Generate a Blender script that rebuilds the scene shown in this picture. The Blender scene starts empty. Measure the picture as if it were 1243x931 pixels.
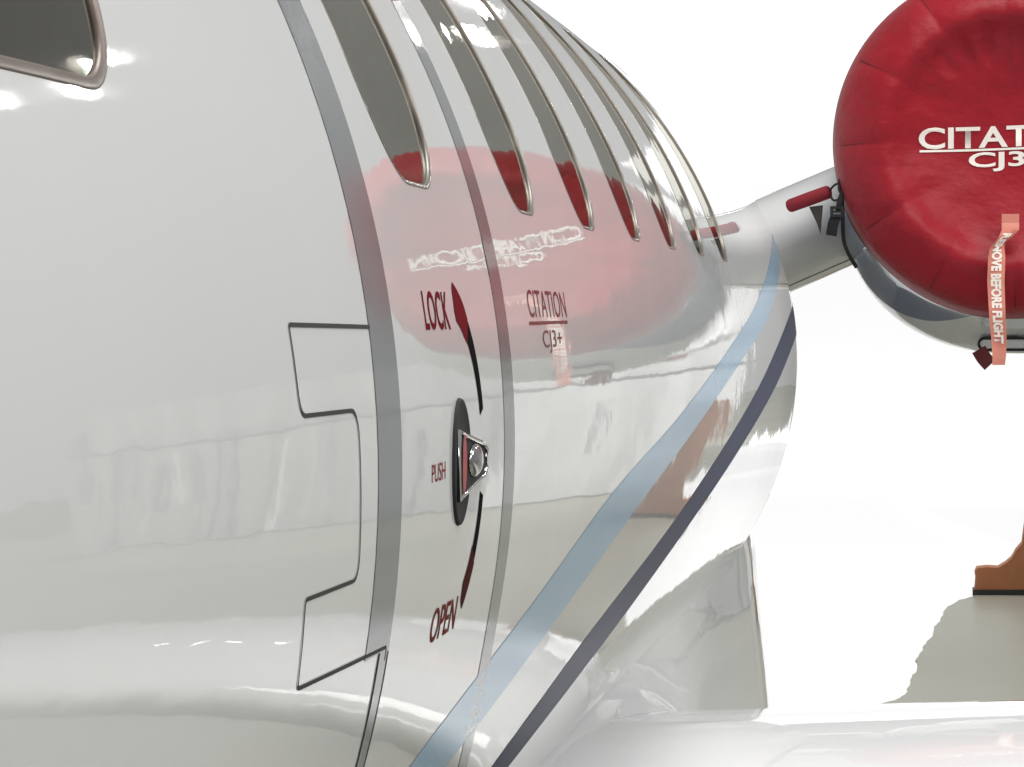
import bpy, math, random
from math import sin, cos, radians, pi, sqrt, atan2
from mathutils import Vector, noise

# ------------------------------------------------------------------ camera, world, lamps, exposure
S = bpy.context.scene
H = 1.62                                   # eye height of the camera above the floor
cam = bpy.data.objects.new('camera', bpy.data.cameras.new('camera'))
S.collection.objects.link(cam)
cam.location = (0, 0, H)
cam.rotation_euler = (pi / 2, 0, 0)        # looks straight aft along the aircraft
cam.data.sensor_width = 36
cam.data.lens = 36 * 3900 / 1243
cam.data.shift_x = -(1130 - 621.5) / 1243
cam.data.shift_y = -(465.5 - 386) / 1243
cam.data.clip_end = 300
cam.data.clip_start = 0.05
S.camera = cam

W = bpy.data.worlds.new('World'); S.world = W; W.use_nodes = True
W.node_tree.nodes['Background'].inputs[0].default_value = (0.99, 1.0, 0.995, 1)
W.node_tree.nodes['Background'].inputs[1].default_value = 0.33

def lamp(loc, target, size, power, col=(1, .985, .96), sy=None):
    d = bpy.data.lights.new('ceiling_lamp', 'AREA')
    d.shape = 'RECTANGLE'; d.size = size; d.size_y = sy or size
    d.energy = power; d.color = col
    o = bpy.data.objects.new('ceiling_lamp', d); S.collection.objects.link(o)
    o.location = loc
    v = Vector(target) - Vector(loc)
    o.rotation_euler = v.to_track_quat('-Z', 'Y').to_euler()
    return o
# rows of hall lamps above the port side; two far ones give the glints on the glass and the paint
for dx, dz in ((0, 0), (.75, .10), (-.55, .30), (.35, .55)): lamp((3.9 + dx, 20.5, H + 4.15 + dz), (-.4, 2, H), 0.16, 18)
for dx in (-.35, .35): lamp((-.9 + dx, 22.0, H + 3.45), (-.5, 3, H), 0.2, 22)
lamp((5.5, 3.0, H + 5.0), (-.5, 3.5, H), 3.0, 240)
lamp((6.0, 9.5, H + 5.0), (-.5, 7.5, H), 2.5, 190)
lamp((2.2, -3.0, H + 5.0), (-.2, 3.0, H - .4), 2.5, 150)
lamp((0.6, 5.4, H + 5.5), (0.2, 6.0, H - .8), 2.5, 260)
# added high spots, out of view, that bring the backdrop up to white
for y_, z_, ang, cone, power in ((28.0, 45, -7.0, 25.0, 59500), (-10.0, 40, 56.0, 22.6, 190000)):
    sp = bpy.data.lights.new('added_backdrop_spot', 'SPOT'); sp.energy = power; sp.spot_size = radians(cone); sp.spot_blend = .04; sp.shadow_soft_size = .4
    so_ = bpy.data.objects.new('added_backdrop_spot', sp); S.collection.objects.link(so_); so_.location = (0, y_, z_)
    so_.rotation_euler = Vector((0, sin(radians(ang)), -cos(radians(ang)))).to_track_quat('-Z', 'Y').to_euler()

sp = bpy.data.lights.new('added_partition_spot', 'SPOT'); sp.energy = 6000; sp.spot_size = radians(20); sp.spot_blend = .25; sp.shadow_soft_size = .2  # added spot, only there to brighten the unseen partitions
so_ = bpy.data.objects.new('added_partition_spot', sp); S.collection.objects.link(so_); so_.location = (3.6, 6.0, H + 6)
so_.rotation_euler = (Vector((3.5, 22, 1.1)) - so_.location).to_track_quat('-Z', 'Y').to_euler()

S.view_settings.view_transform = 'Standard'
S.view_settings.look = 'None'
S.view_settings.gamma = 1
S.view_settings.exposure = 0
S.render.engine = 'CYCLES'

# ------------------------------------------------------------------ materials
def mat(name, col, rough=.4, metal=0, spec=.5, coat=0):
    m = bpy.data.materials.new(name); m.use_nodes = True
    b = m.node_tree.nodes['Principled BSDF']
    b.inputs['Base Color'].default_value = (*col, 1)
    b.inputs['Roughness'].default_value = rough
    b.inputs['Metallic'].default_value = metal
    b.inputs['Specular IOR Level'].default_value = spec
    b.inputs['Coat Weight'].default_value = coat
    return m
def nodes(m):
    return m.node_tree.nodes, m.node_tree.links, m.node_tree.nodes['Principled BSDF']
def add_bump(m, layers, strength=1.0):
    """layers: (scale, detail, height in metres, stretch xyz)"""
    N, L, b = nodes(m)
    tc = N.new('ShaderNodeTexCoord'); prev = None
    for sc, det, h, st in layers:
        mp = N.new('ShaderNodeMapping'); mp.inputs['Scale'].default_value = st
        L.new(tc.outputs['Object'], mp.inputs[0])
        nz = N.new('ShaderNodeTexNoise'); nz.inputs['Scale'].default_value = sc; nz.inputs['Detail'].default_value = det
        L.new(mp.outputs[0], nz.inputs['Vector'])
        bp = N.new('ShaderNodeBump'); bp.inputs['Strength'].default_value = strength; bp.inputs['Distance'].default_value = h
        L.new(nz.outputs['Fac'], bp.inputs['Height'])
        if prev: L.new(prev.outputs[0], bp.inputs['Normal'])
        prev = bp
    L.new(prev.outputs[0], b.inputs['Normal'])
def vary(m, col2, scale, lo=.4, hi=.65, detail=4, stretch=(1, 1, 1)):
    N, L, b = nodes(m)
    tc = N.new('ShaderNodeTexCoord'); mp = N.new('ShaderNodeMapping'); mp.inputs['Scale'].default_value = stretch
    nz = N.new('ShaderNodeTexNoise'); nz.inputs['Scale'].default_value = scale; nz.inputs['Detail'].default_value = detail
    cr = N.new('ShaderNodeValToRGB')
    cr.color_ramp.elements[0].position = lo; cr.color_ramp.elements[1].position = hi
    cr.color_ramp.elements[0].color = b.inputs['Base Color'].default_value[:]
    cr.color_ramp.elements[1].color = (*col2, 1)
    L.new(tc.outputs['Object'], mp.inputs[0]); L.new(mp.outputs[0], nz.inputs['Vector'])
    L.new(nz.outputs['Fac'], cr.inputs[0]); L.new(cr.outputs[0], b.inputs['Base Color'])

SKIN = [(2.2, 2, .0016, (1, .55, 1)), (9, 3, .00036, (1, .5, 1.6)), (26, 2, .00007, (1, .35, 1.3)), (60, 2, .000010, (1, 1, 1))]
def paint(name, col, rough=.022):
    m = mat(name, col, rough); add_bump(m, SKIN); return m
M = {}
M['white'] = paint('white_gloss_paint', (.735, .745, .75)); vary(M['white'], (.705, .715, .72), 1.3)
M['strip'] = paint('grey_door_strip', (.20, .215, .225), .10); M['strip'].node_tree.nodes['Principled BSDF'].inputs['Specular IOR Level'].default_value = .25
M['navy'] = paint('navy_stripe_paint', (.010, .018, .075), .38)
M['lblue'] = paint('pale_blue_stripe_paint', (.22, .41, .60), .12)
for k_ in ('navy', 'lblue'): M[k_].node_tree.nodes['Principled BSDF'].inputs['Specular IOR Level'].default_value = .12
M['gap'] = mat('panel_gap', (.012, .012, .012), .6)
M['red_decal'] = mat('red_decal', (.15, .006, .010), .75, 0, .03)
M['black_decal'] = mat('black_decal', (.006, .005, .005), .8, 0, .02)
M['label_white'] = paint('label_white', (.77, .765, .75))
M['logo_grey'] = paint('logo_grey', (.10, .05, .055), .12)
M['chrome'] = mat('chrome', (.75, .75, .74), .06, 1)
M['steel'] = mat('dark_steel', (.07, .066, .066), .25, 1)
M['dish'] = mat('dark_dish', (.040, .038, .040), .6, 0, .06)
M['frame'] = mat('window_frame_metal', (.20, .18, .16), .34, .6)
M['bronze'] = mat('bronze_frame', (.15, .115, .098), .38, .4)
M['reveal'] = mat('window_reveal', (.26, .255, .22), .5); vary(M['reveal'], (.05, .05, .045), 9, .35, .65)  # mottling imitates uneven reflections in the panes
M['cabin'] = mat('cabin_dark', (.05, .05, .048), .7)
M['shade'] = mat('streaked_backing', (.16, .158, .14), .8); vary(M['shade'], (.03, .03, .028), 10, .40, .60, 3, (1, 1.5, .35))  # plate behind the pane; streaks imitate reflections in the glass
M['seal'] = mat('fairing_seal', (.62, .62, .60), .35)
M['alu'] = paint('nacelle_lip', (.70, .71, .70), .08)
M['slate'] = paint('slate_blue_paint', (.17, .21, .30))

def glass():
    m = bpy.data.materials.new('window_glass'); m.use_nodes = True
    N = m.node_tree.nodes; L = m.node_tree.links; N.clear()
    o = N.new('ShaderNodeOutputMaterial'); mx = N.new('ShaderNodeMixShader'); fr = N.new('ShaderNodeFresnel')
    t = N.new('ShaderNodeBsdfTransparent'); g = N.new('ShaderNodeBsdfGlossy')
    t.inputs[0].default_value = (.88, .88, .84, 1); g.inputs['Roughness'].default_value = .02; g.inputs[0].default_value = (.97, .95, .87, 1)
    fr.inputs[0].default_value = 1.5
    tc = N.new('ShaderNodeTexCoord'); nz = N.new('ShaderNodeTexNoise'); bp = N.new('ShaderNodeBump')
    nz.inputs['Scale'].default_value = 5; bp.inputs['Distance'].default_value = .0006; bp.inputs['Strength'].default_value = 1
    L.new(tc.outputs['Object'], nz.inputs['Vector']); L.new(nz.outputs['Fac'], bp.inputs['Height'])
    L.new(bp.outputs[0], g.inputs['Normal']); L.new(bp.outputs[0], fr.inputs['Normal'])
    L.new(fr.outputs[0], mx.inputs[0]); L.new(t.outputs[0], mx.inputs[1]); L.new(g.outputs[0], mx.inputs[2])
    L.new(mx.outputs[0], o.inputs[0]); return m
M['glass'] = glass()

M['red'] = mat('red_cover_cloth', (.32, .006, .017), .46, 0, .28); vary(M['red'], (.265, .005, .014), 5)
M['red'].node_tree.nodes['Principled BSDF'].inputs['Sheen Weight'].default_value = .06
add_bump(M['red'], [(5, 4, .022, (1, 1, 1)), (17, 3, .005, (1, 1, 1.6)), (500, 1, .0006, (1, 1, 1))], .8)
M['red_dark'] = mat('dark_red_cloth', (.12, .012, .015), .7)
M['red_foam'] = mat('red_foam_grip', (.26, .014, .026), .75)
M['print'] = mat('cover_print', (.86, .80, .74), .5)
M['black'] = mat('black_webbing', (.010, .010, .012), .55)
M['ribbon'] = mat('faded_streamer', (.66, .25, .19), .75); vary(M['ribbon'], (.58, .18, .13), 14)
M['ribbon_print'] = mat('streamer_print', (.86, .78, .70), .7)
M['floor'] = mat('hall_floor', (.29, .283, .226), .35); vary(M['floor'], (.22, .215, .171), .9, .35, .7, 6, (1, .35, 1))
add_bump(M['floor'], [(3, 3, .002, (1, 1, 1))], .5)
M['drop'] = mat('white_backdrop', (.92, .92, .92), .9, 0, .1)
M['partition'] = mat('grey_partition', (.80, .81, .80), .7); vary(M['partition'], (.68, .69, .68), 1.5, .4, .6, 3, (4, 1, .3))
M['partition_grey'] = mat('dull_partition', (.46, .465, .46), .7); vary(M['partition_grey'], (.38, .385, .38), 1.5, .4, .6, 3, (4, 1, .3))
M['post_grey'] = mat('post_grey', (.22, .23, .24), .5); M['post_tan'] = mat('post_tan', (.40, .27, .18), .6)
M['brown'] = mat('brown_board', (.44, .165, .060), .6); vary(M['brown'], (.33, .12, .045), 3.5, .38, .62, 6, (1, 1, .5))

# ------------------------------------------------------------------ mesh helpers
def link(o, parent=None):
    S.collection.objects.link(o)
    if parent: o.parent = parent
    return o
def empty(name, parent=None):
    return link(bpy.data.objects.new(name, None), parent)
def mesh(name, V, F, m, parent=None, smooth=True, normals=None):
    me = bpy.data.meshes.new(name); me.from_pydata([tuple(v) for v in V], [], F)
    me.materials.append(M[m] if isinstance(m, str) else m)
    if smooth:
        me.polygons.foreach_set('use_smooth', [True] * len(me.polygons))
    me.update()
    if normals: me.normals_split_custom_set_from_vertices([tuple(n) for n in normals])
    return link(bpy.data.objects.new(name, me), parent)
def tag(o, label, cat=None, group=None):
    o['label'] = label
    if cat: o['category'] = cat
    if group: o['group'] = group
    return o
def lerp(a, b, t): return a + (b - a) * t
def sstep(a, b, x):
    t = min(1, max(0, (x - a) / (b - a))); return t * t * (3 - 2 * t)
def interp(tab, x):
    if x <= tab[0][0]: return tab[0][1]
    for i in range(len(tab) - 1):
        x0, y0 = tab[i]; x1, y1 = tab[i + 1]
        if x <= x1:
            p0 = tab[max(0, i - 1)]; p3 = tab[min(len(tab) - 1, i + 2)]
            d0 = (y1 - p0[1]) / (x1 - p0[0]); d1 = (p3[1] - y0) / (p3[0] - x0)
            h = x1 - x0; t = (x - x0) / h
            return (2*t**3-3*t*t+1)*y0 + (t**3-2*t*t+t)*h*d0 + (-2*t**3+3*t*t)*y1 + (t**3-t*t)*h*d1
    return tab[-1][1]
def tube(path, r, n=8, closed=False, caps=True):
    P = [Vector(p) for p in path]; V = []; F = []; m = len(P)
    up = Vector((0.123, 0.3, 1)).normalized()
    for i, p in enumerate(P):
        a = P[(i - 1) % m] if (closed or i > 0) else p
        b = P[(i + 1) % m] if (closed or i < m - 1) else p
        t = (b - a).normalized(); u = t.cross(up).normalized(); w = u.cross(t)
        rr = r[i] if isinstance(r, (list, tuple)) else r
        for k in range(n):
            an = 2 * pi * k / n; V.append(p + (u * cos(an) + w * sin(an)) * rr)
    for i in range(m if closed else m - 1):
        j = (i + 1) % m
        for k in range(n):
            F.append((i*n+k, i*n+(k+1) % n, j*n+(k+1) % n, j*n+k))
    if caps and not closed:
        F.append(tuple(range(n - 1, -1, -1))); F.append(tuple((m-1)*n+k for k in range(n)))
    return V, F
def join(*parts):
    V = []; F = []
    for v, f in parts:
        o = len(V); V += list(v); F += [tuple(i + o for i in q) for q in f]
    return V, F
def box(x0, x1, y0, y1, z0, z1):
    V = [(x, y, z) for x in (x0, x1) for y in (y0, y1) for z in (z0, z1)]
    return V, [(0,1,3,2),(4,6,7,5),(0,4,5,1),(2,3,7,6),(0,2,6,4),(1,5,7,3)]
def text2d(s, bold=0.0, spacing=1.0):
    c = bpy.data.curves.new('lettering', 'FONT'); c.body = s; c.offset = bold; c.space_character = spacing
    c.resolution_u = 4
    o = bpy.data.objects.new('lettering', c); S.collection.objects.link(o)
    dg = bpy.context.evaluated_depsgraph_get()
    me = o.evaluated_get(dg).to_mesh()
    V = [(v.co.x, v.co.y) for v in me.vertices]; F = [tuple(p.vertices) for p in me.polygons]
    o.evaluated_get(dg).to_mesh_clear()
    bpy.data.objects.remove(o); bpy.data.curves.remove(c)
    x0 = min(v[0] for v in V); x1 = max(v[0] for v in V); y0 = min(v[1] for v in V); y1 = max(v[1] for v in V)
    return [((v[0]-x0)/(x1-x0), (v[1]-y0)/(y1-y0)) for v in V], F

# ------------------------------------------------------------------ fuselage surface: station Y, angle theta (deg, 0 = port side, 90 = top)
R0 = .81; XC = -1.184; ZC = H - .11
RT = [(-2.35, .03), (-2.2, .13), (-1.8, .29), (-1.2, .46), (-.5, .62), (.2, .738), (.8, .780), (1.1, .7900), (8.1, .846), (8.3, .838), (8.6, .814), (9.2, .762), (10, .68), (11, .56), (12, .43), (13, .29), (13.7, .17), (14, .04)]
ZT = [(-2.35, -.36), (-1.2, -.27), (0, -.10), (1.1, 0), (4, 0), (8.5, 0), (10, .03), (12, .12), (14, .22)]
FLARE = [(2.9, 0), (3.0, 0), (3.4, .0006), (4.0, .003), (5.0, .009), (6.0, .0155), (7.0, .0235), (7.6, .030), (8.0, .0350), (8.1, .0360)]
def srf(Y, th, out=0.0):
    if 1.1 <= Y <= 8.1: r, dz = R0 - .011*max(0, 2.45 - Y)**2 + interp(FLARE, Y), 0.0
    else: r = interp(RT, Y); dz = interp(ZT, Y)
    a = radians(th); r += out
    return Vector((XC + r * cos(a), Y, ZC + dz + r * sin(a)))
def nrm(Y, th):
    a = radians(th)
    if 2.45 <= Y <= 2.95: return Vector((cos(a), 0, sin(a)))
    e = .01
    return (srf(Y, th + .5) - srf(Y, th - .5)).cross(srf(Y + e, th) - srf(Y - e, th)).normalized() * -1
DEG = 180 / pi / R0                        # metres of arc -> degrees

class Skin:
    def __init__(s): s.V = []; s.F = []; s.N = []
    def pt(s, Y, th, out=0.0): s.V.append(srf(Y, th, out)); s.N.append(nrm(Y, th)); return len(s.V) - 1
    def grid(s, Ya, Yb, t0, t1, ny, nt, out=0.0):
        fa = Ya if callable(Ya) else (lambda t: Ya); fb = Yb if callable(Yb) else (lambda t: Yb)
        ids = [[s.pt(lerp(fa(lerp(t0, t1, j/nt)), fb(lerp(t0, t1, j/nt)), i/ny), lerp(t0, t1, j/nt), out) for i in range(ny+1)] for j in range(nt+1)]
        for j in range(nt):
            for i in range(ny):
                s.F.append((ids[j][i], ids[j][i+1], ids[j+1][i+1], ids[j+1][i]))
    def hole(s, Y0, Y1, t0, t1, outline, cY, cT):
        n = len(outline)
        ang = [atan2((t-cT)/DEG, y-cY) for y, t in outline]
        outer = []
        for a in ang:
            dx, dy = cos(a), sin(a) * DEG
            k = 1e9
            if dx > 1e-9: k = min(k, (Y1-cY)/dx)
            if dx < -1e-9: k = min(k, (Y0-cY)/dx)
            if dy > 1e-9: k = min(k, (t1-cT)/dy)
            if dy < -1e-9: k = min(k, (t0-cT)/dy)
            outer.append([cY+dx*k, cT+dy*k])
        for cy, ct in ((Y0,t0),(Y0,t1),(Y1,t0),(Y1,t1)):
            j = min(range(n), key=lambda q: (outer[q][0]-cy)**2 + ((outer[q][1]-ct)/DEG)**2); outer[j] = [cy, ct]
        K = 8; rings = []
        for k in range(K+1):
            f = k / K
            rings.append([s.pt(lerp(outline[q][0], outer[q][0], f), lerp(outline[q][1], outer[q][1], f)) for q in range(n)])
        for k in range(K):
            for q in range(n):
                q2 = (q+1) % n
                s.F.append((rings[k][q], rings[k+1][q], rings[k+1][q2], rings[k][q2]))
    def build(s, name, m, parent): return mesh(name, s.V, s.F, m, parent, True, s.N)

def rrect(Y0, Y1, t0, t1, r, inset=0.0, n=12, m=8):
    """rounded rectangle outline in (Y, theta); r in metres"""
    h0 = t0 / DEG + inset; h1 = t1 / DEG - inset; y0 = Y0 + inset; y1 = Y1 - inset; r = max(.004, r - inset)
    P = []
    for cy, ch, a0 in ((y1-r, h1-r, 0), (y0+r, h1-r, 90), (y0+r, h0+r, 180), (y1-r, h0+r, 270)):
        for k in range(n+1):
            a = radians(a0 + 90*k/n); P.append((cy + r*cos(a), (ch + r*sin(a))*DEG))
    Q = []
    for i in range(len(P)):
        a = P[i]; b = P[(i+1) % len(P)]
        d = sqrt((a[0]-b[0])**2 + ((a[1]-b[1])/DEG)**2); k = max(1, int(d/.010))
        for j in range(k): Q.append((lerp(a[0], b[0], j/k), lerp(a[1], b[1], j/k)))
    return Q

def window(name, Y0, Y1, t0, t1, r, parent, frame_mat='frame', rim=.0045, depth=.045):
    """frame, pane and reveal of one window, as parts of the window"""
    win = empty(name, parent)
    # frame: rolled metal lip set down into the skin
    prof = [(0, 0), (.0004, .0005), (.0014, .0006), (rim*.7, .0001), (rim, -.0012), (rim, -.0032)]
    V = []; F = []
    base = rrect(Y0, Y1, t0, t1, r); n = len(base); cY = (Y0+Y1)/2; cT = (t0+t1)/2
    def ins(q, d):
        y, t = base[q]; a = base[(q-1) % n]; b = base[(q+1) % n]
        ty, tt = b[0]-a[0], (b[1]-a[1])/DEG; l = sqrt(ty*ty+tt*tt) or 1
        return y - tt/l*d, t + ty/l*d*DEG
    for d, o in prof:
        for q in range(n): V.append(srf(*ins(q, d), o))
    for k in range(len(prof)-1):
        for q in range(n): F.append((k*n+q, k*n+(q+1) % n, (k+1)*n+(q+1) % n, (k+1)*n+q))
    mesh('frame', V, F, frame_mat, win)
    # pane: curved sheet of glass
    V = []; F = []; K = 7
    rings = [[ins(q, rim-.001) for q in range(n)]]
    for k in range(K+1):
        f = 1 - k/(K+.6)
        for q in range(n):
            y, t = rings[0][q]; V.append(srf(lerp(cY, y, f), lerp(cT, t, f), -.0028))
    for k in range(K):
        for q in range(n): F.append((k*n+q, k*n+(q+1) % n, (k+1)*n+(q+1) % n, (k+1)*n+q))
    F.append(tuple(K*n+q for q in range(n)))
    mesh('pane', V, F, 'glass', win)
    # reveal: the lined tunnel to the cabin, and a dark plate streaked like reflections
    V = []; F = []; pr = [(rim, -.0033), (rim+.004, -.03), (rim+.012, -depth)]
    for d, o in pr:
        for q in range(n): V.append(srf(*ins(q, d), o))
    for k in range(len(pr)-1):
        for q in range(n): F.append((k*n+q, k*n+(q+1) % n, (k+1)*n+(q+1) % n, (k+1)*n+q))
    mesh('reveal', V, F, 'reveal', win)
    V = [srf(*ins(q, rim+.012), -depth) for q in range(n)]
    mesh('pane_backing', V, [tuple(range(n))], 'shade', win, False)
    return base, cY, cT

def strip_on_skin(path, w, out=.0006):
    """ribbon of width w (m) along a (Y, theta) path laid on the skin"""
    V = []; F = []; n = len(path)
    for i, (y, t) in enumerate(path):
        a = path[max(0, i-1)]; b = path[min(n-1, i+1)]
        ty, tt = b[0]-a[0], (b[1]-a[1])/DEG; l = sqrt(ty*ty+tt*tt) or 1
        ww = w[i] if isinstance(w, (list, tuple)) else w
        for sgn in (-.5, .5): V.append(srf(y - tt/l*ww*sgn, t + ty/l*ww*sgn*DEG, out))
    return V, [(2*i, 2*i+2, 2*i+3, 2*i+1) for i in range(n-1)]
def radial(V): return [nrm(v[1], math.degrees(atan2(v[2]-ZC, v[0]-XC))) for v in V]
def dense(path, step=.02):
    Q = []
    for i in range(len(path)-1):
        a, b = path[i], path[i+1]; d = sqrt((a[0]-b[0])**2 + ((a[1]-b[1])/DEG)**2); k = max(1, int(d/step))
        Q += [(lerp(a[0], b[0], j/k), lerp(a[1], b[1], j/k)) for j in range(k)]
    return Q + [path[-1]]
def skin_text(s, Y0, Y1, t0, t1, m, parent, bold=0.0, name='lettering', out=.0004, spacing=1.0):
    P, F = text2d(s, bold, spacing)
    V = [srf(lerp(Y0, Y1, u), lerp(t0, t1, v), out) for u, v in P]
    return mesh(name, V, F, m, parent, True, radial(V))

# ------------------------------------------------------------------ setting: floor and white backdrop
def backdrop():
    prof = [(12.6, -.006), (30, -.006)]
    for k in range(1, 25):
        a = pi/2*k/24; prof.append((30 + 28*sin(a), -.006 + 7.65*(1-cos(a))))
    V = []; F = []
    for y, z in prof: V += [(-14, y, z), (max(.9, .0303*y + .02), y, z)]
    for i in range(len(prof)-1): F.append((2*i, 2*i+1, 2*i+3, 2*i+2))
    o = mesh('backdrop', V, F, 'drop'); o['kind'] = 'structure'
backdrop()
def floor():
    edge = [(-.42, 13.02), (-.30, 13.2), (-.235, 13.42), (-.16, 13.62), (-.115, 13.8), (-.10, 14.05), (-.085, 14.5), (-.06, 14.95), (-.075, 15.2), (-.045, 15.6), (-.02, 16.1), (.012, 16.4), (.02, 16.9), (.055, 17.25), (.07, 17.7), (.10, 18.1), (.16, 18.45), (.24, 18.7), (.30, 18.95), (.5, 19.1)]
    random.seed(4); E = []
    for i in range(len(edge)-1):
        for k in range(5):
            f = k/5; E.append((lerp(edge[i][0], edge[i+1][0], f) + random.uniform(-.007, .007), lerp(edge[i][1], edge[i+1][1], f)))
    E.append(edge[-1])
    V = [(-14, -12, 0), (14, -12, 0), (14, 60, 0), (2.0, 60, 0), (1.76, 56, 0), (1.28, 40, 0), (.84, 26, 0), (.72, 22, 0), (.66, 19.1, 0)] + [(x, y, 0) for x, y in reversed(E)] + [(-2.0, 12.75, 0), (-14, 12.75, 0)]
    o = mesh('floor', V, [tuple(range(len(V)))], 'floor', None, False); o['kind'] = 'structure'
floor()
# partitions added out of view to brighten the aircraft's flank by reflection
def partition(x0, x1, y, top, m, seed):
    V, F = box(x0, x1, y, y + .10, .004, top)
    w_ = mesh('reflection_wall', V, F, m, None, False); w_['kind'] = 'structure'
    random.seed(seed); x = x0 + .06  # posts and rail added to streak the reflection in the flank
    while x < x1 - .1:
        wd = random.choice((.015, .02, .03, .05)); h = random.uniform(.5, 1)*top
        V, F = box(x, x + wd, y - .03, y, .004 if random.random() < .6 else h*.45, h)
        mesh('post', V, F, random.choice(('post_grey', 'post_grey', 'post_tan', 'partition')), w_, False)
        x += wd + random.uniform(.05, .30)
    for z in (.70*top,):
        V, F = box(x0, x1, y - .045, y - .03, z, z + .025); mesh('rail', V, F, 'post_grey', w_, False)
partition(.80, 2.15, 22.0, 1.95, 'partition', 3)
partition(2.16, 6.2, 22.02, 1.93, 'partition_grey', 8)

# ------------------------------------------------------------------ the aircraft
jet = empty('business_jet'); jet.location = (0, 0, 0)
tag(jet, 'glossy white business jet with blue side stripes and grey door strips', 'aircraft')

WIN_T0, WIN_T1, WIN_R = 15.2, 47.5, .105
cabin = [(3.335 + .570*k - .280, 3.335 + .570*k) for k in range(6)]
DOORWIN = (2.372, 2.662)
CKP = (.95, 1.657, 16.1, 44)
def aft_bend(t): return .16 * max(0, (-9 - t)/15)**2 if t > -30 else .16*(21/15)**2

# forward skin with the cockpit window
ckp_out, ckY, ckT = window('cockpit_window', CKP[0], CKP[1], CKP[2], CKP[3], .075, jet, 'bronze', .008, .09)
sk = Skin()
F0 = 2.18
sk.grid(-2.35, .80, -180, 180, 70, 120)
sk.grid(.80, F0, -180, 10, 34, 110); sk.grid(.80, F0, 52, 180, 34, 70)
sk.grid(1.78, F0, 10, 52, 10, 26)
sk.hole(.80, 1.78, 10, 52, ckp_out, ckY, ckT)
# ring of the door opening: the parts that are plain skin
sk.grid(F0, 3.06, -180, -62, 20, 60); sk.grid(F0, 3.06, 66, 180, 20, 60)
sk.grid(F0, 2.236, -62, -8.75, 3, 30)
# aft skin with six windows
A0 = 2.885
sk.grid(lambda t: A0 + aft_bend(t), 3.40, -62, 10, 14, 50); sk.grid(A0, 3.40, 52, 66, 14, 10)
sk.grid(3.06, 3.40, -180, -62, 8, 60); sk.grid(3.06, 3.40, 66, 180, 8, 60)
sk.grid(3.40, 8.3, -180, 10, 120, 110); sk.grid(3.40, 8.3, 52, 180, 120, 70)
edges = [A0] + [(cabin[k][1] + cabin[k+1][0])/2 for k in range(5)] + [6.50]
wins = []
for k in range(6):
    o, cy, ct = window('cabin_window', cabin[k][0], cabin[k][1], WIN_T0, WIN_T1, WIN_R, jet)
    sk.hole(edges[k], edges[k+1], 10, 52, o, cy, ct)
sk.grid(6.50, 8.3, 10, 52, 30, 30)
sk.grid(8.3, 14.0, -180, 180, 90, 120)
sk.build('fuselage_skin', 'white', jet)

# grey strips round the door
st = Skin(); st.grid(F0 - .001, 2.273, -8.75, 66, 4, 70, .0004); st.build('door_strip', 'strip', jet)
st = Skin(); st.grid(2.235, 2.273, -62, -8.75, 3, 50, .0004); st.build('door_strip', 'strip', jet)
st = Skin(); st.grid(lambda t: 2.817 + aft_bend(t), lambda t: A0 + .001 + aft_bend(t), -62, 66, 4, 110, .0004); st.build('door_strip', 'strip', jet)

# cabin door
door = empty('cabin_door', jet)
dk = Skin()
D0, D1 = 2.272, 2.818
dk.grid(D0, lambda t: D1 + aft_bend(t), -62, 10, 14, 70); dk.grid(D0, D1, 52, 66, 14, 12)
dwo, dcy, dct = rrect(*DOORWIN, WIN_T0, WIN_T1, WIN_R), sum(DOORWIN)/2, (WIN_T0+WIN_T1)/2
dk.hole(D0, D1, 10, 52, dwo, dcy, dct)
dk.build('door_panel', 'white', door)
def door_window():
    window('cabin_window', *DOORWIN, WIN_T0, WIN_T1, WIN_R, jet)
door_window()

# panel gaps in front of the door
def corner(p, c, q, r=.018, n=6):
    """rounds corner c between p and q (Y, theta)"""
    def to(a): return Vector((a[0], a[1]/DEG))
    P, C, Q = to(p), to(c), to(q)
    a = C + (P-C).normalized()*r; b = C + (Q-C).normalized()*r
    return [((a*(1-t)**2 + C*2*t*(1-t) + b*t*t).x, (a*(1-t)**2 + C*2*t*(1-t) + b*t*t).y*DEG) for t in [k/n for k in range(n+1)]]
pg = [(2.182, 7.38), (1.920, 7.55), (1.928, 3.62), (2.110, 3.52), (2.117, -4.40), (1.946, -4.32), (1.951, -8.22), (2.262, -8.62), (2.262, -9.3)]
rad = [0, .004, .016, .022, .018, .006, .006, .006, 0]
path = [pg[0]]
for i in range(1, len(pg)-1): path += corner(pg[i-1], pg[i], pg[i+1], rad[i])
path.append(pg[-1])
V, F = strip_on_skin(dense(path, .015), .0028, .0005)
mesh('panel_gap', V, F, 'gap', jet, True, radial(V))
V, F = strip_on_skin(dense([(2.271, -8.9), (2.271, -40)], .02), .0035, .0007); mesh('panel_gap', V, F, 'gap', jet, True, radial(V))
V, F = strip_on_skin(dense([(2.235, -8.75), (2.235, -40)], .02), .0035, .0007); mesh('panel_gap', V, F, 'gap', jet, True, radial(V))

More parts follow.
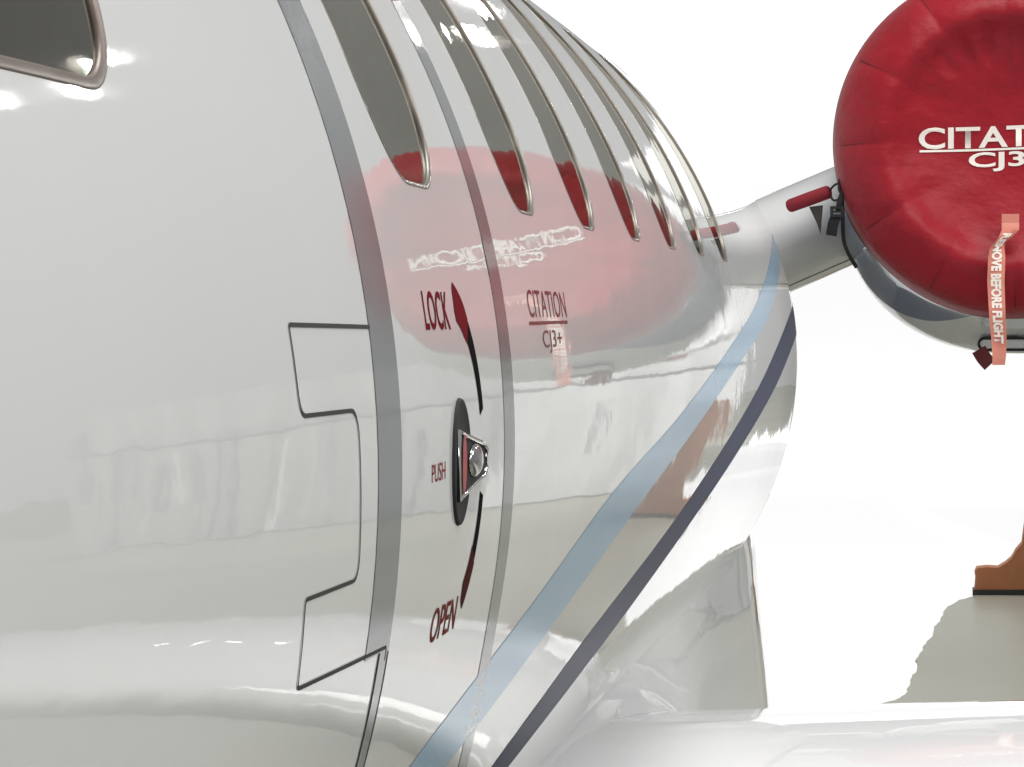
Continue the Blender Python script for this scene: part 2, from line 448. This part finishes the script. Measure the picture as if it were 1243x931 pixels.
# livery stripes: (theta lower..upper edge) against station
def stripe(name, m, lower, upper, Ya, Yb, n=120):
    V = []; F = []; K = 6
    for i in range(n+1):
        Y = lerp(Ya, Yb, i/n); a = interp(lower, Y); b = interp(upper, Y)
        for k in range(K+1): V.append(srf(Y, lerp(a, b, k/K), .0004))
    for i in range(n):
        for k in range(K):
            q = i*(K+1)+k; F.append((q, q+K+1, q+K+2, q+1))
    mesh(name, V, F, m, jet, True, radial(V))
LB_U = [(2.30, -20.5), (2.53, -17.6), (2.72, -15.8), (3.135, -12.4), (3.80, -7.0), (4.65, -2.6), (5.62, 3.0), (6.64, 9.2), (7.6, 17), (8.45, 25.5)]
LB_L = [(2.30, -24.5), (2.53, -22.6), (2.81, -20.4), (3.064, -18.4), (3.606, -13.9), (4.164, -9.6), (4.9, -5.0), (5.96, 1.4), (7.0, 7.4), (7.8, 14.6), (8.45, 22.5)]
NV_U = [(2.9, -31), (3.284, -26.6), (3.487, -24.3), (3.924, -20.2), (4.753, -14.9), (5.575, -9.4), (6.642, -2.0), (7.53, 5.0), (8.5, 12.5)]
NV_L = [(2.9, -36.5), (3.40, -31), (3.782, -27.4), (4.326, -22.9), (5.095, -17.2), (6.10, -10.6), (7.194, -3.2), (7.933, 3.0), (8.5, 7.5)]
D1b = lambda t: 2.818 + aft_bend(t)
stripe('livery_stripe', 'lblue', LB_L, LB_U, 2.30, 8.45)
stripe('livery_stripe', 'navy', NV_L, NV_U, 2.95, 8.45)

# door handle, arrow and words
hY, hT = 2.555, -.3
hX = XC + R0; hZ = ZC + hT/DEG
handle = empty('door_handle', door)
V = []; F = []; n = 40
prof = [(.0510, -.0012), (.0500, .0010), (.0475, .0012), (.0450, .0004), (.030, .0002), (.0, .0002)]
for r, o in prof:
    for k in range(n):
        a = 2*pi*k/n; V.append(srf(hY + r*.9*cos(a), hT + r*sin(a)*DEG, o + .0012))
for j in range(len(prof)-1):
    for k in range(n): F.append((j*n+k, j*n+(k+1) % n, (j+1)*n+(k+1) % n, (j+1)*n+k))
mesh('recess_dish', V, F, 'dish', handle)
zz = lambda v: H + v
trap = [(2.528, -.0885), (2.552, -.0925), (2.668, -.1045), (2.682, -.1095), (2.683, -.1255), (2.670, -.1305), (2.556, -.1405), (2.532, -.1440)]
def tz(z, y): return math.degrees(math.asin((z + .11)/R0))
V = [srf(y, tz(z, y), .0026) for y, z in trap]; k = len(V)
V += [srf(y, tz(z, y), -.002) for y, z in trap]
mesh('pocket_plate', V, [tuple(range(k))] + [(i, (i+1) % k, k+(i+1) % k, k+i) for i in range(k)], 'dish', handle, False)
V, F = tube([srf(y, tz(z, y), .0030) for y, z in dense([(y, z) for y, z in trap] + [trap[0]], .02)][:-1], .0021, 8, True); mesh('pocket_rim', V, F, 'chrome', handle)
V = []; F = []
for j in range(15):
    a = pi*j/14
    for k in range(24):
        b = 2*pi*k/24
        yy = 2.612 + .032*sin(a)*cos(b); z_ = -.1155 + .0135*cos(a)
        V.append(srf(yy, tz(z_, yy), .0030 + .0060*max(-.1, sin(a)*sin(b))))
for j in range(14):
    for k in range(24): F.append((j*24+k, (j+1)*24+k, (j+1)*24+(k+1) % 24, j*24+(k+1) % 24))
mesh('paddle', V, F, mat('worn_chrome', (.42, .42, .42), .16, 1), handle)
V = []; F = []
for j in range(17):
    z = lerp(-.0925, -.1385, j/16); w = .011*sqrt(max(.05, 1-((z+.1155)/.0235)**2))
    for s_ in (-1, 1): V.append(srf(2.545 + s_*w, tz(z, 0), .0050))
F = [(2*j, 2*j+2, 2*j+3, 2*j+1) for j in range(16)]
mesh('red_flag', V, F, mat('handle_red', (.40, .03, .04), .4), handle)
mk = empty('door_marking', door)
def arc(a0, a1, w, m):
    n = 40; P = [(hY + .127*cos(radians(lerp(a0, a1, k/n))), hT + .131*sin(radians(lerp(a0, a1, k/n)))*DEG) for k in range(n+1)]
    V, F = strip_on_skin(P, [w(k/n) for k in range(n+1)], .0004); mesh('arrow_band', V, F, m, mk, True, radial(V))
arc(80, 52, lambda t: .020 + .013*sstep(0, .10, t) - .006*sstep(.7, 1, t), 'red_decal')
arc(52, 16, lambda t: lerp(.024, .019, t), 'black_decal')
arc(-14, -38, lambda t: lerp(.019, .021, t), 'black_decal')
arc(-38, -62, lambda t: .027*(1 - .8*sstep(.88, 1, t)), mat('brown_red_decal', (.06, .012, .010), .75, 0, .03))
V = []; F = []
skin_text('LOCK', 2.420, 2.545, 7.15, 9.30, 'red_decal', mk, .012)
skin_text('OPEN', 2.468, 2.598, -10.05, -8.10, mat('open_red', (.16, .02, .016), .7, 0, .05), mk, .008)
skin_text('PUSH', 2.408, 2.474, -.98, 0.0, mat('push_red', (.24, .025, .025), .7, 0, .05), mk, .0)

# logo on the side behind the door
lg = empty('side_logo', jet)
skin_text('CITATION', 3.053, 3.365, 7.85, 9.75, 'logo_grey', lg, .0)
skin_text('CJ3+', 3.135, 3.295, 5.35, 6.95, 'logo_grey', lg, .0)
V, F = strip_on_skin(dense([(3.045, 7.45), (3.36, 7.50)]), .0032, .0004); mesh('underline', V, F, 'logo_grey', lg, True, radial(V))

# ------------------------------------------------------------------ wing
def naca(x, t): return 5*t*(.2969*sqrt(x) - .126*x - .3516*x*x + .2843*x**3 - .1015*x**4)
def wing_geo(X): return 5.36 + .10*(X+.3), 1.92 - .12*(X+.3), H - .897 + .038*(X+.33)   # leading edge, chord, height
def wing_z(X, x, top=True):
    le, ch, zc = wing_geo(X)
    return zc + ch*((naca(x, .13) if top else -naca(x, .11)) + .048*x*(1-x) - (x-.35)*.021)
def wing():
    stations = [(-1.1 + .1*k) for k in range(24)] + [1.3 + .5*k for k in range(13)]
    n = 48; V = []; F = []
    for X in stations:
        le, ch, zc = wing_geo(X)
        for k in range(2*n):
            u = k/n
            x = .5*(1-cos(pi*(1-u))) if u <= 1 else .5*(1-cos(pi*(u-1)))
            V.append((X, le + ch*x, wing_z(X, x, u <= 1)))
    m = 2*n
    for i in range(len(stations)-1):
        for k in range(m): F.append((i*m+k, i*m+(k+1) % m, (i+1)*m+(k+1) % m, (i+1)*m+k))
    F.append(tuple(range(m))); F.append(tuple((len(stations)-1)*m+k for k in range(m-1, -1, -1)))
    return mesh('wing', V, F, 'white', jet)
wing()
# flap hinge line: a thin dark strip along the rear of the wing
V = []; F = []
for i in range(40):
    X = lerp(-.3, 3, i/39); le, ch, zc = wing_geo(X)
    for x in (.660, .666): V.append((X, le + ch*x, wing_z(X, x) + .0008))
mesh('flap_gap', V, [(2*i, 2*i+2, 2*i+3, 2*i+1) for i in range(39)], 'seal', jet)

# ------------------------------------------------------------------ wing root fairing
XS = [(4.8, -.90), (5.5, -.80), (6.2, -.705), (7.0, -.603), (7.6, -.534), (8.1, -.486), (8.4, -.470), (8.8, -.484), (9.4, -.56)]
def fairing():
    V = []; F = []; ny = 110; K = 48
    for i in range(ny+1):
        Y = lerp(4.8, 9.4, i/ny); xs = interp(XS, Y); w = sstep(6.7, 7.6, Y)
        le, ch, zc = wing_geo(xs); xx = min(1, max(0.0, (Y - le)/ch)); zw = (wing_z(xs + .1, xx) - H) if Y > le else -.95
        wm = [(.010, zw + .11), (.034, zw + .042), (.095, zw + .006), (.20, zw - .010)]
        am = [(.010, -.72), (.024, -.86), (.040, -1.02), (.052, -1.15)]
        ctl = [(-.16, -.40), (-.07, -.47), (-.022, -.545), (0, -.62)] + [(lerp(p[0], q[0], w), lerp(p[1], q[1], w)) for p, q in zip(wm, am)]
        m = len(ctl); out = []
        for k in range(K+1):
            u = k/K*(m-1); j = min(m-2, int(u)); t = u-j
            p0 = ctl[max(0, j-1)]; p1 = ctl[j]; p2 = ctl[j+1]; p3 = ctl[min(m-1, j+2)]
            out.append(tuple(.5*((2*p1[d]) + (-p0[d]+p2[d])*t + (2*p0[d]-5*p1[d]+4*p2[d]-p3[d])*t*t + (-p0[d]+3*p1[d]-3*p2[d]+p3[d])*t**3) for d in (0, 1)))
        V += [Vector((xs + x, Y, H + z)) for x, z in out]
    m = K+1
    for i in range(ny):
        for k in range(m-1): F.append((i*m+k, (i+1)*m+k, (i+1)*m+k+1, i*m+k+1))
    mesh('root_fairing', V, F, 'white', jet)
fairing()

# ------------------------------------------------------------------ engine: pylon and nacelle
NX, NZ = .173, H + .393
EK = 1.1206; E0 = Vector((NX, 7.05, NZ)); E1 = Vector((.1939, 7.90, H + .4404))  # nacelle, cover and streamer scaled up about the camera, so they sit deeper
def eng(V): return [E1 + (Vector(v) - E0)*EK for v in V]
def pylon():
    a = Vector((-.62, 0, H + .096)); b = Vector((-.064, 0, H + .357)); n = 36; V = []; F = []; K = 12
    for i in range(K+1):
        f = i/K; c = a.lerp(b, f); chord = 1.75; ht = lerp(.143, .147, f); y0 = lerp(8.00, 8.52, f)
        for k in range(n):
            an = 2*pi*k/n; x = .5 - .5*cos(an); s_ = 1 if an < pi else -1
            t = sqrt(max(0, 1-(1-x/.22)**2)) if x < .22 else (1-((x-.22)/.78)**1.8)
            V.append((c.x, y0 + chord*x, c.z + s_*ht*min(1, t)))
    for i in range(K):
        for k in range(n): F.append((i*n+k, i*n+(k+1) % n, (i+1)*n+(k+1) % n, (i+1)*n+k))
    py_ = mesh('engine_pylon', V, F, 'white', jet)
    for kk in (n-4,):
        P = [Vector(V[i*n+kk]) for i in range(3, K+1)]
        v2, f2 = tube(P, .0016, 6); mesh('panel_gap', v2, f2, mat('pylon_dark_line', (.12, .12, .11), .5), py_)  # dark line put in where the reflections change tone; not a joint
    return py_
pyl = pylon()
NAC = [(7.15, .346), (7.122, .354), (7.118, .361), (7.128, .3715), (7.15, .380)] + [(7.18 + .03*k, .39) for k in range(18)] + [(7.8, .391), (8.0, .392), (8.6, .385), (9.3, .35), (10.0, .29), (10.3, .26)]
def nac_r(Y, a):
    i = 0
    r = interp([(7.05, .361), (7.128, .3715), (7.15, .380), (7.25, .389), (7.5, .391), (8.0, .392), (8.6, .385), (9.3, .35), (10.0, .29), (10.3, .26)], Y)
    low = max(0, -sin(a) - .05)/.95
    side = max(0, cos(a))
    return r + .085*sstep(0, 1, low)*sstep(7.22, 7.60, Y)*sstep(10.2, 8.8, Y) + .03*side*sstep(7.1, 7.7, Y)*sstep(10.2, 8.8, Y)
def nacelle():
    V = []; F = []; n = 96
    for Y, r in NAC:
        for k in range(n):
            a = 2*pi*k/n; rr = r if r < .37 else nac_r(Y, a)
            V.append((NX + rr*cos(a), Y, NZ + rr*sin(a)))
    for j in range(len(NAC)-1):
        for k in range(n): F.append((j*n+k, j*n+(k+1) % n, (j+1)*n+(k+1) % n, (j+1)*n+k))
    F.append(tuple((len(NAC)-1)*n+k for k in range(n)))
    nc = mesh('engine_nacelle', eng(V), F, 'alu', jet)
    # slate blue swoosh on the lower inboard side
    V = []; F = []; K = 40
    for i in range(K+1):
        f = i/K
        for j in range(9):
            a = radians(lerp(196, 262, f)); y = lerp(7.16, 7.20, f) + .0 + (lerp(.22, .30, f)*(j/8))*sin(pi*min(1, .12+f*.88))**.7 + lerp(.16, -.02, f)
            rr = nac_r(y, a) + .003; V.append((NX + rr*cos(a), y, NZ + rr*sin(a)))
    for i in range(K):
        for j in range(8): q = i*9+j; F.append((q, q+1, q+10, q+9))
    mesh('livery_stripe', eng(V), F, 'slate', nc)
    # rubber-edged air slot under the lip
    zb = H - .060
    P = []
    for k in range(28):
        a = 2*pi*k/28; cx = .035 if cos(a) > 0 else -.035
        P.append((.168 + cx*1.2 + .016*cos(a), 7.40, zb + .0135*sin(a)))
    V, F = tube(P, .0034, 6, True); mesh('air_slot_rim', eng(V), F, 'black', nc)
    V = [Vector(p) + Vector((0, .001, 0)) for p in P] + [Vector(p) + Vector((0, .3, .03)) for p in P]; k = len(P)
    F = [tuple(range(k))] + [(i, (i+1) % k, k+(i+1) % k, k+i) for i in range(k)]
    mesh('air_slot', eng(V), F, 'alu', nc, False)
    # thin dark line and drain wedge on the pylon
    return nc
nac = nacelle()

# ------------------------------------------------------------------ engine cover
cover = empty('engine_cover'); cover.location = eng([(NX, 7.0, NZ - .384)])[0]
tag(cover, 'padded red engine inlet cover with white lettering over the engine', 'cover')
inv = cover.location.copy()
def rel(V, o=None): 
    o = inv if o is None else o
    return [v - o for v in eng(V)]
CPROF = [(0, .058), (.05, .056), (.10, .051), (.15, .042), (.20, .028), (.235, .013), (.258, -.004), (.274, -.013), (.292, -.012), (.315, -.002), (.340, .016), (.360, .038), (.375, .062), (.384, .085), (.39, .12)]
NSEAM = 12; SOFF = radians(2)
def cov(r, a, ripple=True):
    y = 7.02 + interp(CPROF, r)
    ph = ((a-SOFF)/(2*pi)*NSEAM) % 1.0
    rim = sstep(.24, .30, r)
    puff = (abs(2*ph-1))**6                       # 1 at a seam, 0 between
    y += .006*puff*rim*sstep(.40, .33, r)
    p = Vector((cos(a)*r*5, sin(a)*r*5, 1.7))
    y += .018*noise.noise(p*.8)*sstep(.39, .30, r) + .007*noise.noise(p*2.0 + Vector((3, 1, 0)))*sstep(.39, .30, r)
    # folds that run from the rim towards the middle
    y += .0022*sin(a*NSEAM + 2.2*noise.noise(Vector((cos(a)*2, sin(a)*2, 5))))*sstep(.13, .24, r)*sstep(.34, .26, r)
    y += .016*sstep(.12, .2, r)*sstep(.30, .2, r)*max(0, sin(a-.25))**2*(.5+noise.noise(Vector((cos(a)*6, sin(a)*6, r*9))))
    return y
def cover_mesh():
    V = []; F = []; n = 312; rs = []
    for i in range(44): rs.append(.008 + (.375-.008)*i/43)
    for a in range(n):
        pass
    rows = [(r, None) for r in rs] + [(.3825, 7.105), (.3870, 7.135), (.3895, 7.17), (.393, 7.21), (.394, 7.235), (.3925, 7.25), (.390, 7.252)]
    for r, yy in rows:
        for k in range(n):
            a = 2*pi*k/n
            rr = r
            if r > .3:
                ph = ((a-SOFF)/(2*pi)*NSEAM) % 1.0; puff = abs(2*ph-1)**8
                rr = r - .0018*puff*sstep(.3, .37, r)*(0 if yy and yy > 7.15 else 1)
            if yy:
                y = yy + .006*sin(3*a+1)*sstep(7.1, 7.25, yy)
                if yy > 7.15: rr = max(rr, nac_r(y, a) + (.004 if yy < 7.251 else .001))
            else: y = cov(r, a)
            V.append((NX + rr*cos(a), y, NZ + rr*sin(a)))
    m = len(rows)
    for j in range(m-1):
        for k in range(n): F.append((j*n+k, (j+1)*n+k, (j+1)*n+(k+1) % n, j*n+(k+1) % n))
    V.append((NX, cov(.0001, 0), NZ)); F += [(len(V)-1, k, (k+1) % n) for k in range(n)]
    mesh('cover_panel', rel(V), F, 'red', cover)
    # stitched seams across the padded rim
    for s_ in range(NSEAM):
        a = 2*pi*s_/NSEAM + SOFF
        P = []
        for r in [.285 + .008*i for i in range(12)]:
            P.append((NX + r*cos(a), cov(r, a) - .0003, NZ + r*sin(a)))
        V, F = tube(P, .0009, 5); mesh('seam', rel(V), F, 'red_dark', cover)
cover_mesh()
def on_cover(x, z, out=.0022):
    r = max(.009, sqrt(x*x+z*z)); return Vector((NX + x, cov(r, atan2(z, x) % (2*pi)) - out, NZ + z))
def cover_text(s, x0, x1, z0, z1, bold, rot=.035):
    P, F = text2d(s, bold)
    V = []
    for u, v in P:
        x = lerp(x0, x1, u); z = lerp(z0, z1, v) + rot*(lerp(x0, x1, u)); V.append(rel([on_cover(x, z)])[0])
    mesh('lettering', V, F, 'print', cover)
px = 7.05/3900                               # metres per photo pixel at the cover
cover_text('CITATION', -.2000, .2050, -.0165, .0310, .022)
cover_text('CJ3+', -.0900, .0880, -.0690, -.0260, .022)
V = []; F = []
for i in range(61):
    x = lerp(-.198, .205, i/60)
    for d in (-.0024, .0024): V.append(rel([on_cover(x, -.0205 + .035*x + d)])[0])
mesh('underline', V, [(2*i, 2*i+2, 2*i+3, 2*i+1) for i in range(60)], 'print', cover)

# pull grip, cord, buckle and strap at the inboard edge of the cover
d = 7.2/3900
def at(pxx, pyy, Y): return Vector(((pxx-1130)*Y/3900, Y, H + (386-pyy)*Y/3900))
A, B = at(956, 251, 7.2), at(1008, 232, 7.16)
P = [A.lerp(B, t) for t in (0, .02, .06, .5, .94, .98, 1)]
V, F = tube(P, [.008, .0125, .0150, .0155, .0150, .0125, .008], 18); mesh('pull_grip', rel(V), F, 'red_foam', cover)
def cpath(P, n=10):
    Q = []
    for i in range(len(P)-1):
        p0, p1, p2, p3 = P[max(0, i-1)], P[i], P[i+1], P[min(len(P)-1, i+2)]
        for k in range(n):
            t = k/n; Q.append(.5*((2*p1) + (-p0+p2)*t + (2*p0-5*p1+4*p2-p3)*t*t + (-p0+3*p1-3*p2+p3)*t**3))
    return Q + [P[-1]]
for pts in ([at(1006, 233, 7.16), at(1014, 224, 7.14), at(1026, 222, 7.13)], [at(1006, 234, 7.16), at(1012, 243, 7.14), at(1020, 240, 7.13), at(1025, 228, 7.13)]):
    V, F = tube(cpath(pts), .0026, 8); mesh('cord', rel(V), F, 'black', cover)
V, F = tube(cpath([at(1019, 219, 7.13), at(1026, 216, 7.12), at(1031, 224, 7.12), at(1027, 234, 7.12), at(1020, 232, 7.13), at(1019, 219, 7.13)], 6), .0045, 8); mesh('ring_knot', rel(V), F, 'black', cover)
def strap(pts, w, nm='strap', th=.002, m='black'):
    P = cpath([Vector(p) for p in pts], 8); V = []; F = []
    for i, p in enumerate(P):
        t = (P[min(len(P)-1, i+1)] - P[max(0, i-1)]).normalized(); u = t.cross(Vector((0, 1, 0))).normalized()
        for s1, s2 in ((-1, -1), (1, -1), (1, 1), (-1, 1)): V.append(p + u*s1*w/2 + Vector((0, s2*th/2, 0)))
    for i in range(len(P)-1):
        for k in range(4): F.append((i*4+k, i*4+(k+1) % 4, i*4+4+(k+1) % 4, i*4+4+k))
    F += [(3, 2, 1, 0), tuple(len(V)-4+k for k in range(4))]
    return mesh(nm, rel(V), F, m, cover, False)
strap([at(1024, 230, 7.125), at(1019, 244, 7.12), at(1017, 256, 7.12)], .011)
strap([at(1015, 262, 7.12), at(1011, 273, 7.12), at(1009, 286, 7.13)], .024)
strap([at(1022, 234, 7.135), at(1023, 262, 7.15), at(1024, 290, 7.20), at(1030, 308, 7.28), at(1040, 325, 7.34)], .009)
bk = at(1016, 257, 7.115)
V, F = join(box(bk.x-.015, bk.x-.008, 7.106, 7.118, bk.z-.012, bk.z+.012), box(bk.x+.008, bk.x+.015, 7.106, 7.118, bk.z-.012, bk.z+.012), box(bk.x-.008, bk.x+.008, 7.106, 7.118, bk.z+.006, bk.z+.012), box(bk.x-.008, bk.x+.008, 7.106, 7.118, bk.z-.012, bk.z-.006), box(bk.x-.008, bk.x+.008, 7.107, 7.117, bk.z-.002, bk.z+.002))
mesh('buckle', rel(V), F, 'black', cover, False)
# small dark strap end hanging below the grip
t0, t1, t2 = at(982, 251, 7.22), at(999, 249, 7.22), at(996, 285, 7.22)
V = [t0, t1, t2, at(992, 272, 7.22)] ; V += [v + Vector((0, .004, 0)) for v in V]
mesh('strap_end', rel(V), [(0, 1, 2, 3), (7, 6, 5, 4), (0, 4, 5, 1), (1, 5, 6, 2), (2, 6, 7, 3), (3, 7, 4, 0)], mat('grey_webbing', (.06, .055, .05), .6), cover, False)
# dark red tie-down below the lip
strap([at(1188, 424, 7.22), at(1194, 434, 7.22), at(1202, 443, 7.22)], .034, 'tie_down', .003, 'red_dark')

# ------------------------------------------------------------------ streamer
ribbon = empty('warning_streamer'); so = eng([at(1226, 266, 6.98)])[0]; ribbon.location = so
tag(ribbon, 'faded orange ribbon streamer with white printed words hanging from the red cover', 'streamer')
def streamer():
    #        px   py   depth  half width px, twist (deg about the long axis)
    C = [(1226.5, 263, 7.015, 10.5, 0), (1226.5, 279, 7.000, 10.5, 0), (1221, 287, 6.990, 9, 40), (1214, 294, 6.982, 8, 72), (1210.5, 301, 6.978, 9.5, 40), (1210, 312, 6.975, 10.5, 10), (1208.8, 340, 6.970, 10.5, 0), (1210.5, 380, 6.964, 10, 6), (1212.5, 410, 6.972, 9.5, 14), (1213, 432, 6.979, 8.6, 20), (1212, 443, 6.982, 8, 24)]
    L = []
    for i in range(len(C)-1):
        for k in range(6):
            f = k/6; f = f
            L.append([lerp(C[i][j], C[i+1][j], f) for j in range(5)])
    L.append(list(C[-1]))
    V = []; F = []; K = 4
    for x, y, Y, w, tw in L:
        for k in range(K+1):
            s_ = 2*k/K - 1; p = at(x + w*s_*cos(radians(tw)*.55), y, Y)
            p.y += w*s_*sin(radians(tw))*Y/3900*1.2 + .002*sin(y*.11)
            V.append(rel([p], so)[0])
    n0 = len(V)
    V += [v + Vector((0, .0012, 0)) for v in V]
    for i in range(len(L)-1):
        for k in range(K):
            q = i*(K+1)+k; F.append((q, q+K+1, q+K+2, q+1)); F.append((n0+q, n0+q+1, n0+q+K+2, n0+q+K+1))
    mesh('ribbon_band', V, F, 'ribbon', ribbon)
    # letters run downwards, tops towards the right
    def on(pyy, s_):
        for i in range(len(L)-1):
            if L[i][1] <= pyy <= L[i+1][1]:
                f = (pyy - L[i][1])/(L[i+1][1]-L[i][1]); x, y, Y, w, tw = [lerp(L[i][j], L[i+1][j], f) for j in range(5)]
                p = at(x + w*s_*cos(radians(tw)*.55), pyy, Y); p.y += w*s_*sin(radians(tw))*Y/3900*1.2 + .002*sin(pyy*.11) - .0014
                return rel([p], so)[0]
    P, F = text2d('REMOVE BEFORE FLIGHT', .05)
    Vt = [on(lerp(283, 417, u), lerp(-.62, .62, v)) for u, v in P]
    mesh('lettering', Vt, F, 'ribbon_print', ribbon)
    # stitched tab that holds it
    a = at(1226.5, 262, 7.012)
    V, F = box(-.019, .019, -.006, -.003, -.027, .004)
    mesh('tab', rel([Vector(v) + a for v in V], so), F, mat('tab_cloth', (.62, .22, .17), .8), ribbon, False)
streamer()

# ------------------------------------------------------------------ brown board at the far right
def board():
    O = [(.256, .03), (.262, .10), (.256, .125), (.268, .155), (.33, .162), (.395, .158), (.44, .185), (.475, .215), (.50, .26), (.535, .30), (.548, .40), (.58, .62), (.60, .95), (.64, 1.05), (.78, 1.10), (.80, .03)]
    e = empty('brown_board'); e.location = (.26, 19.0, 0)
    n = len(O); V = [(x-.26, -.2, z) for x, z in O] + [(x-.26, .0, z) for x, z in O]
    F = [tuple(range(n-1, -1, -1)), tuple(range(n, 2*n))] + [(i, (i+1) % n, n+(i+1) % n, n+i) for i in range(n)]
    mesh('board_panel', V, F, 'brown', e, False)
    V, F = box(-.015, .56, -.215, .0, .0, .029); mesh('base_rail', V, F, 'gap', e, False)
    tag(e, 'brown board with uneven top and black base rail standing on the grey floor', 'board')
board()
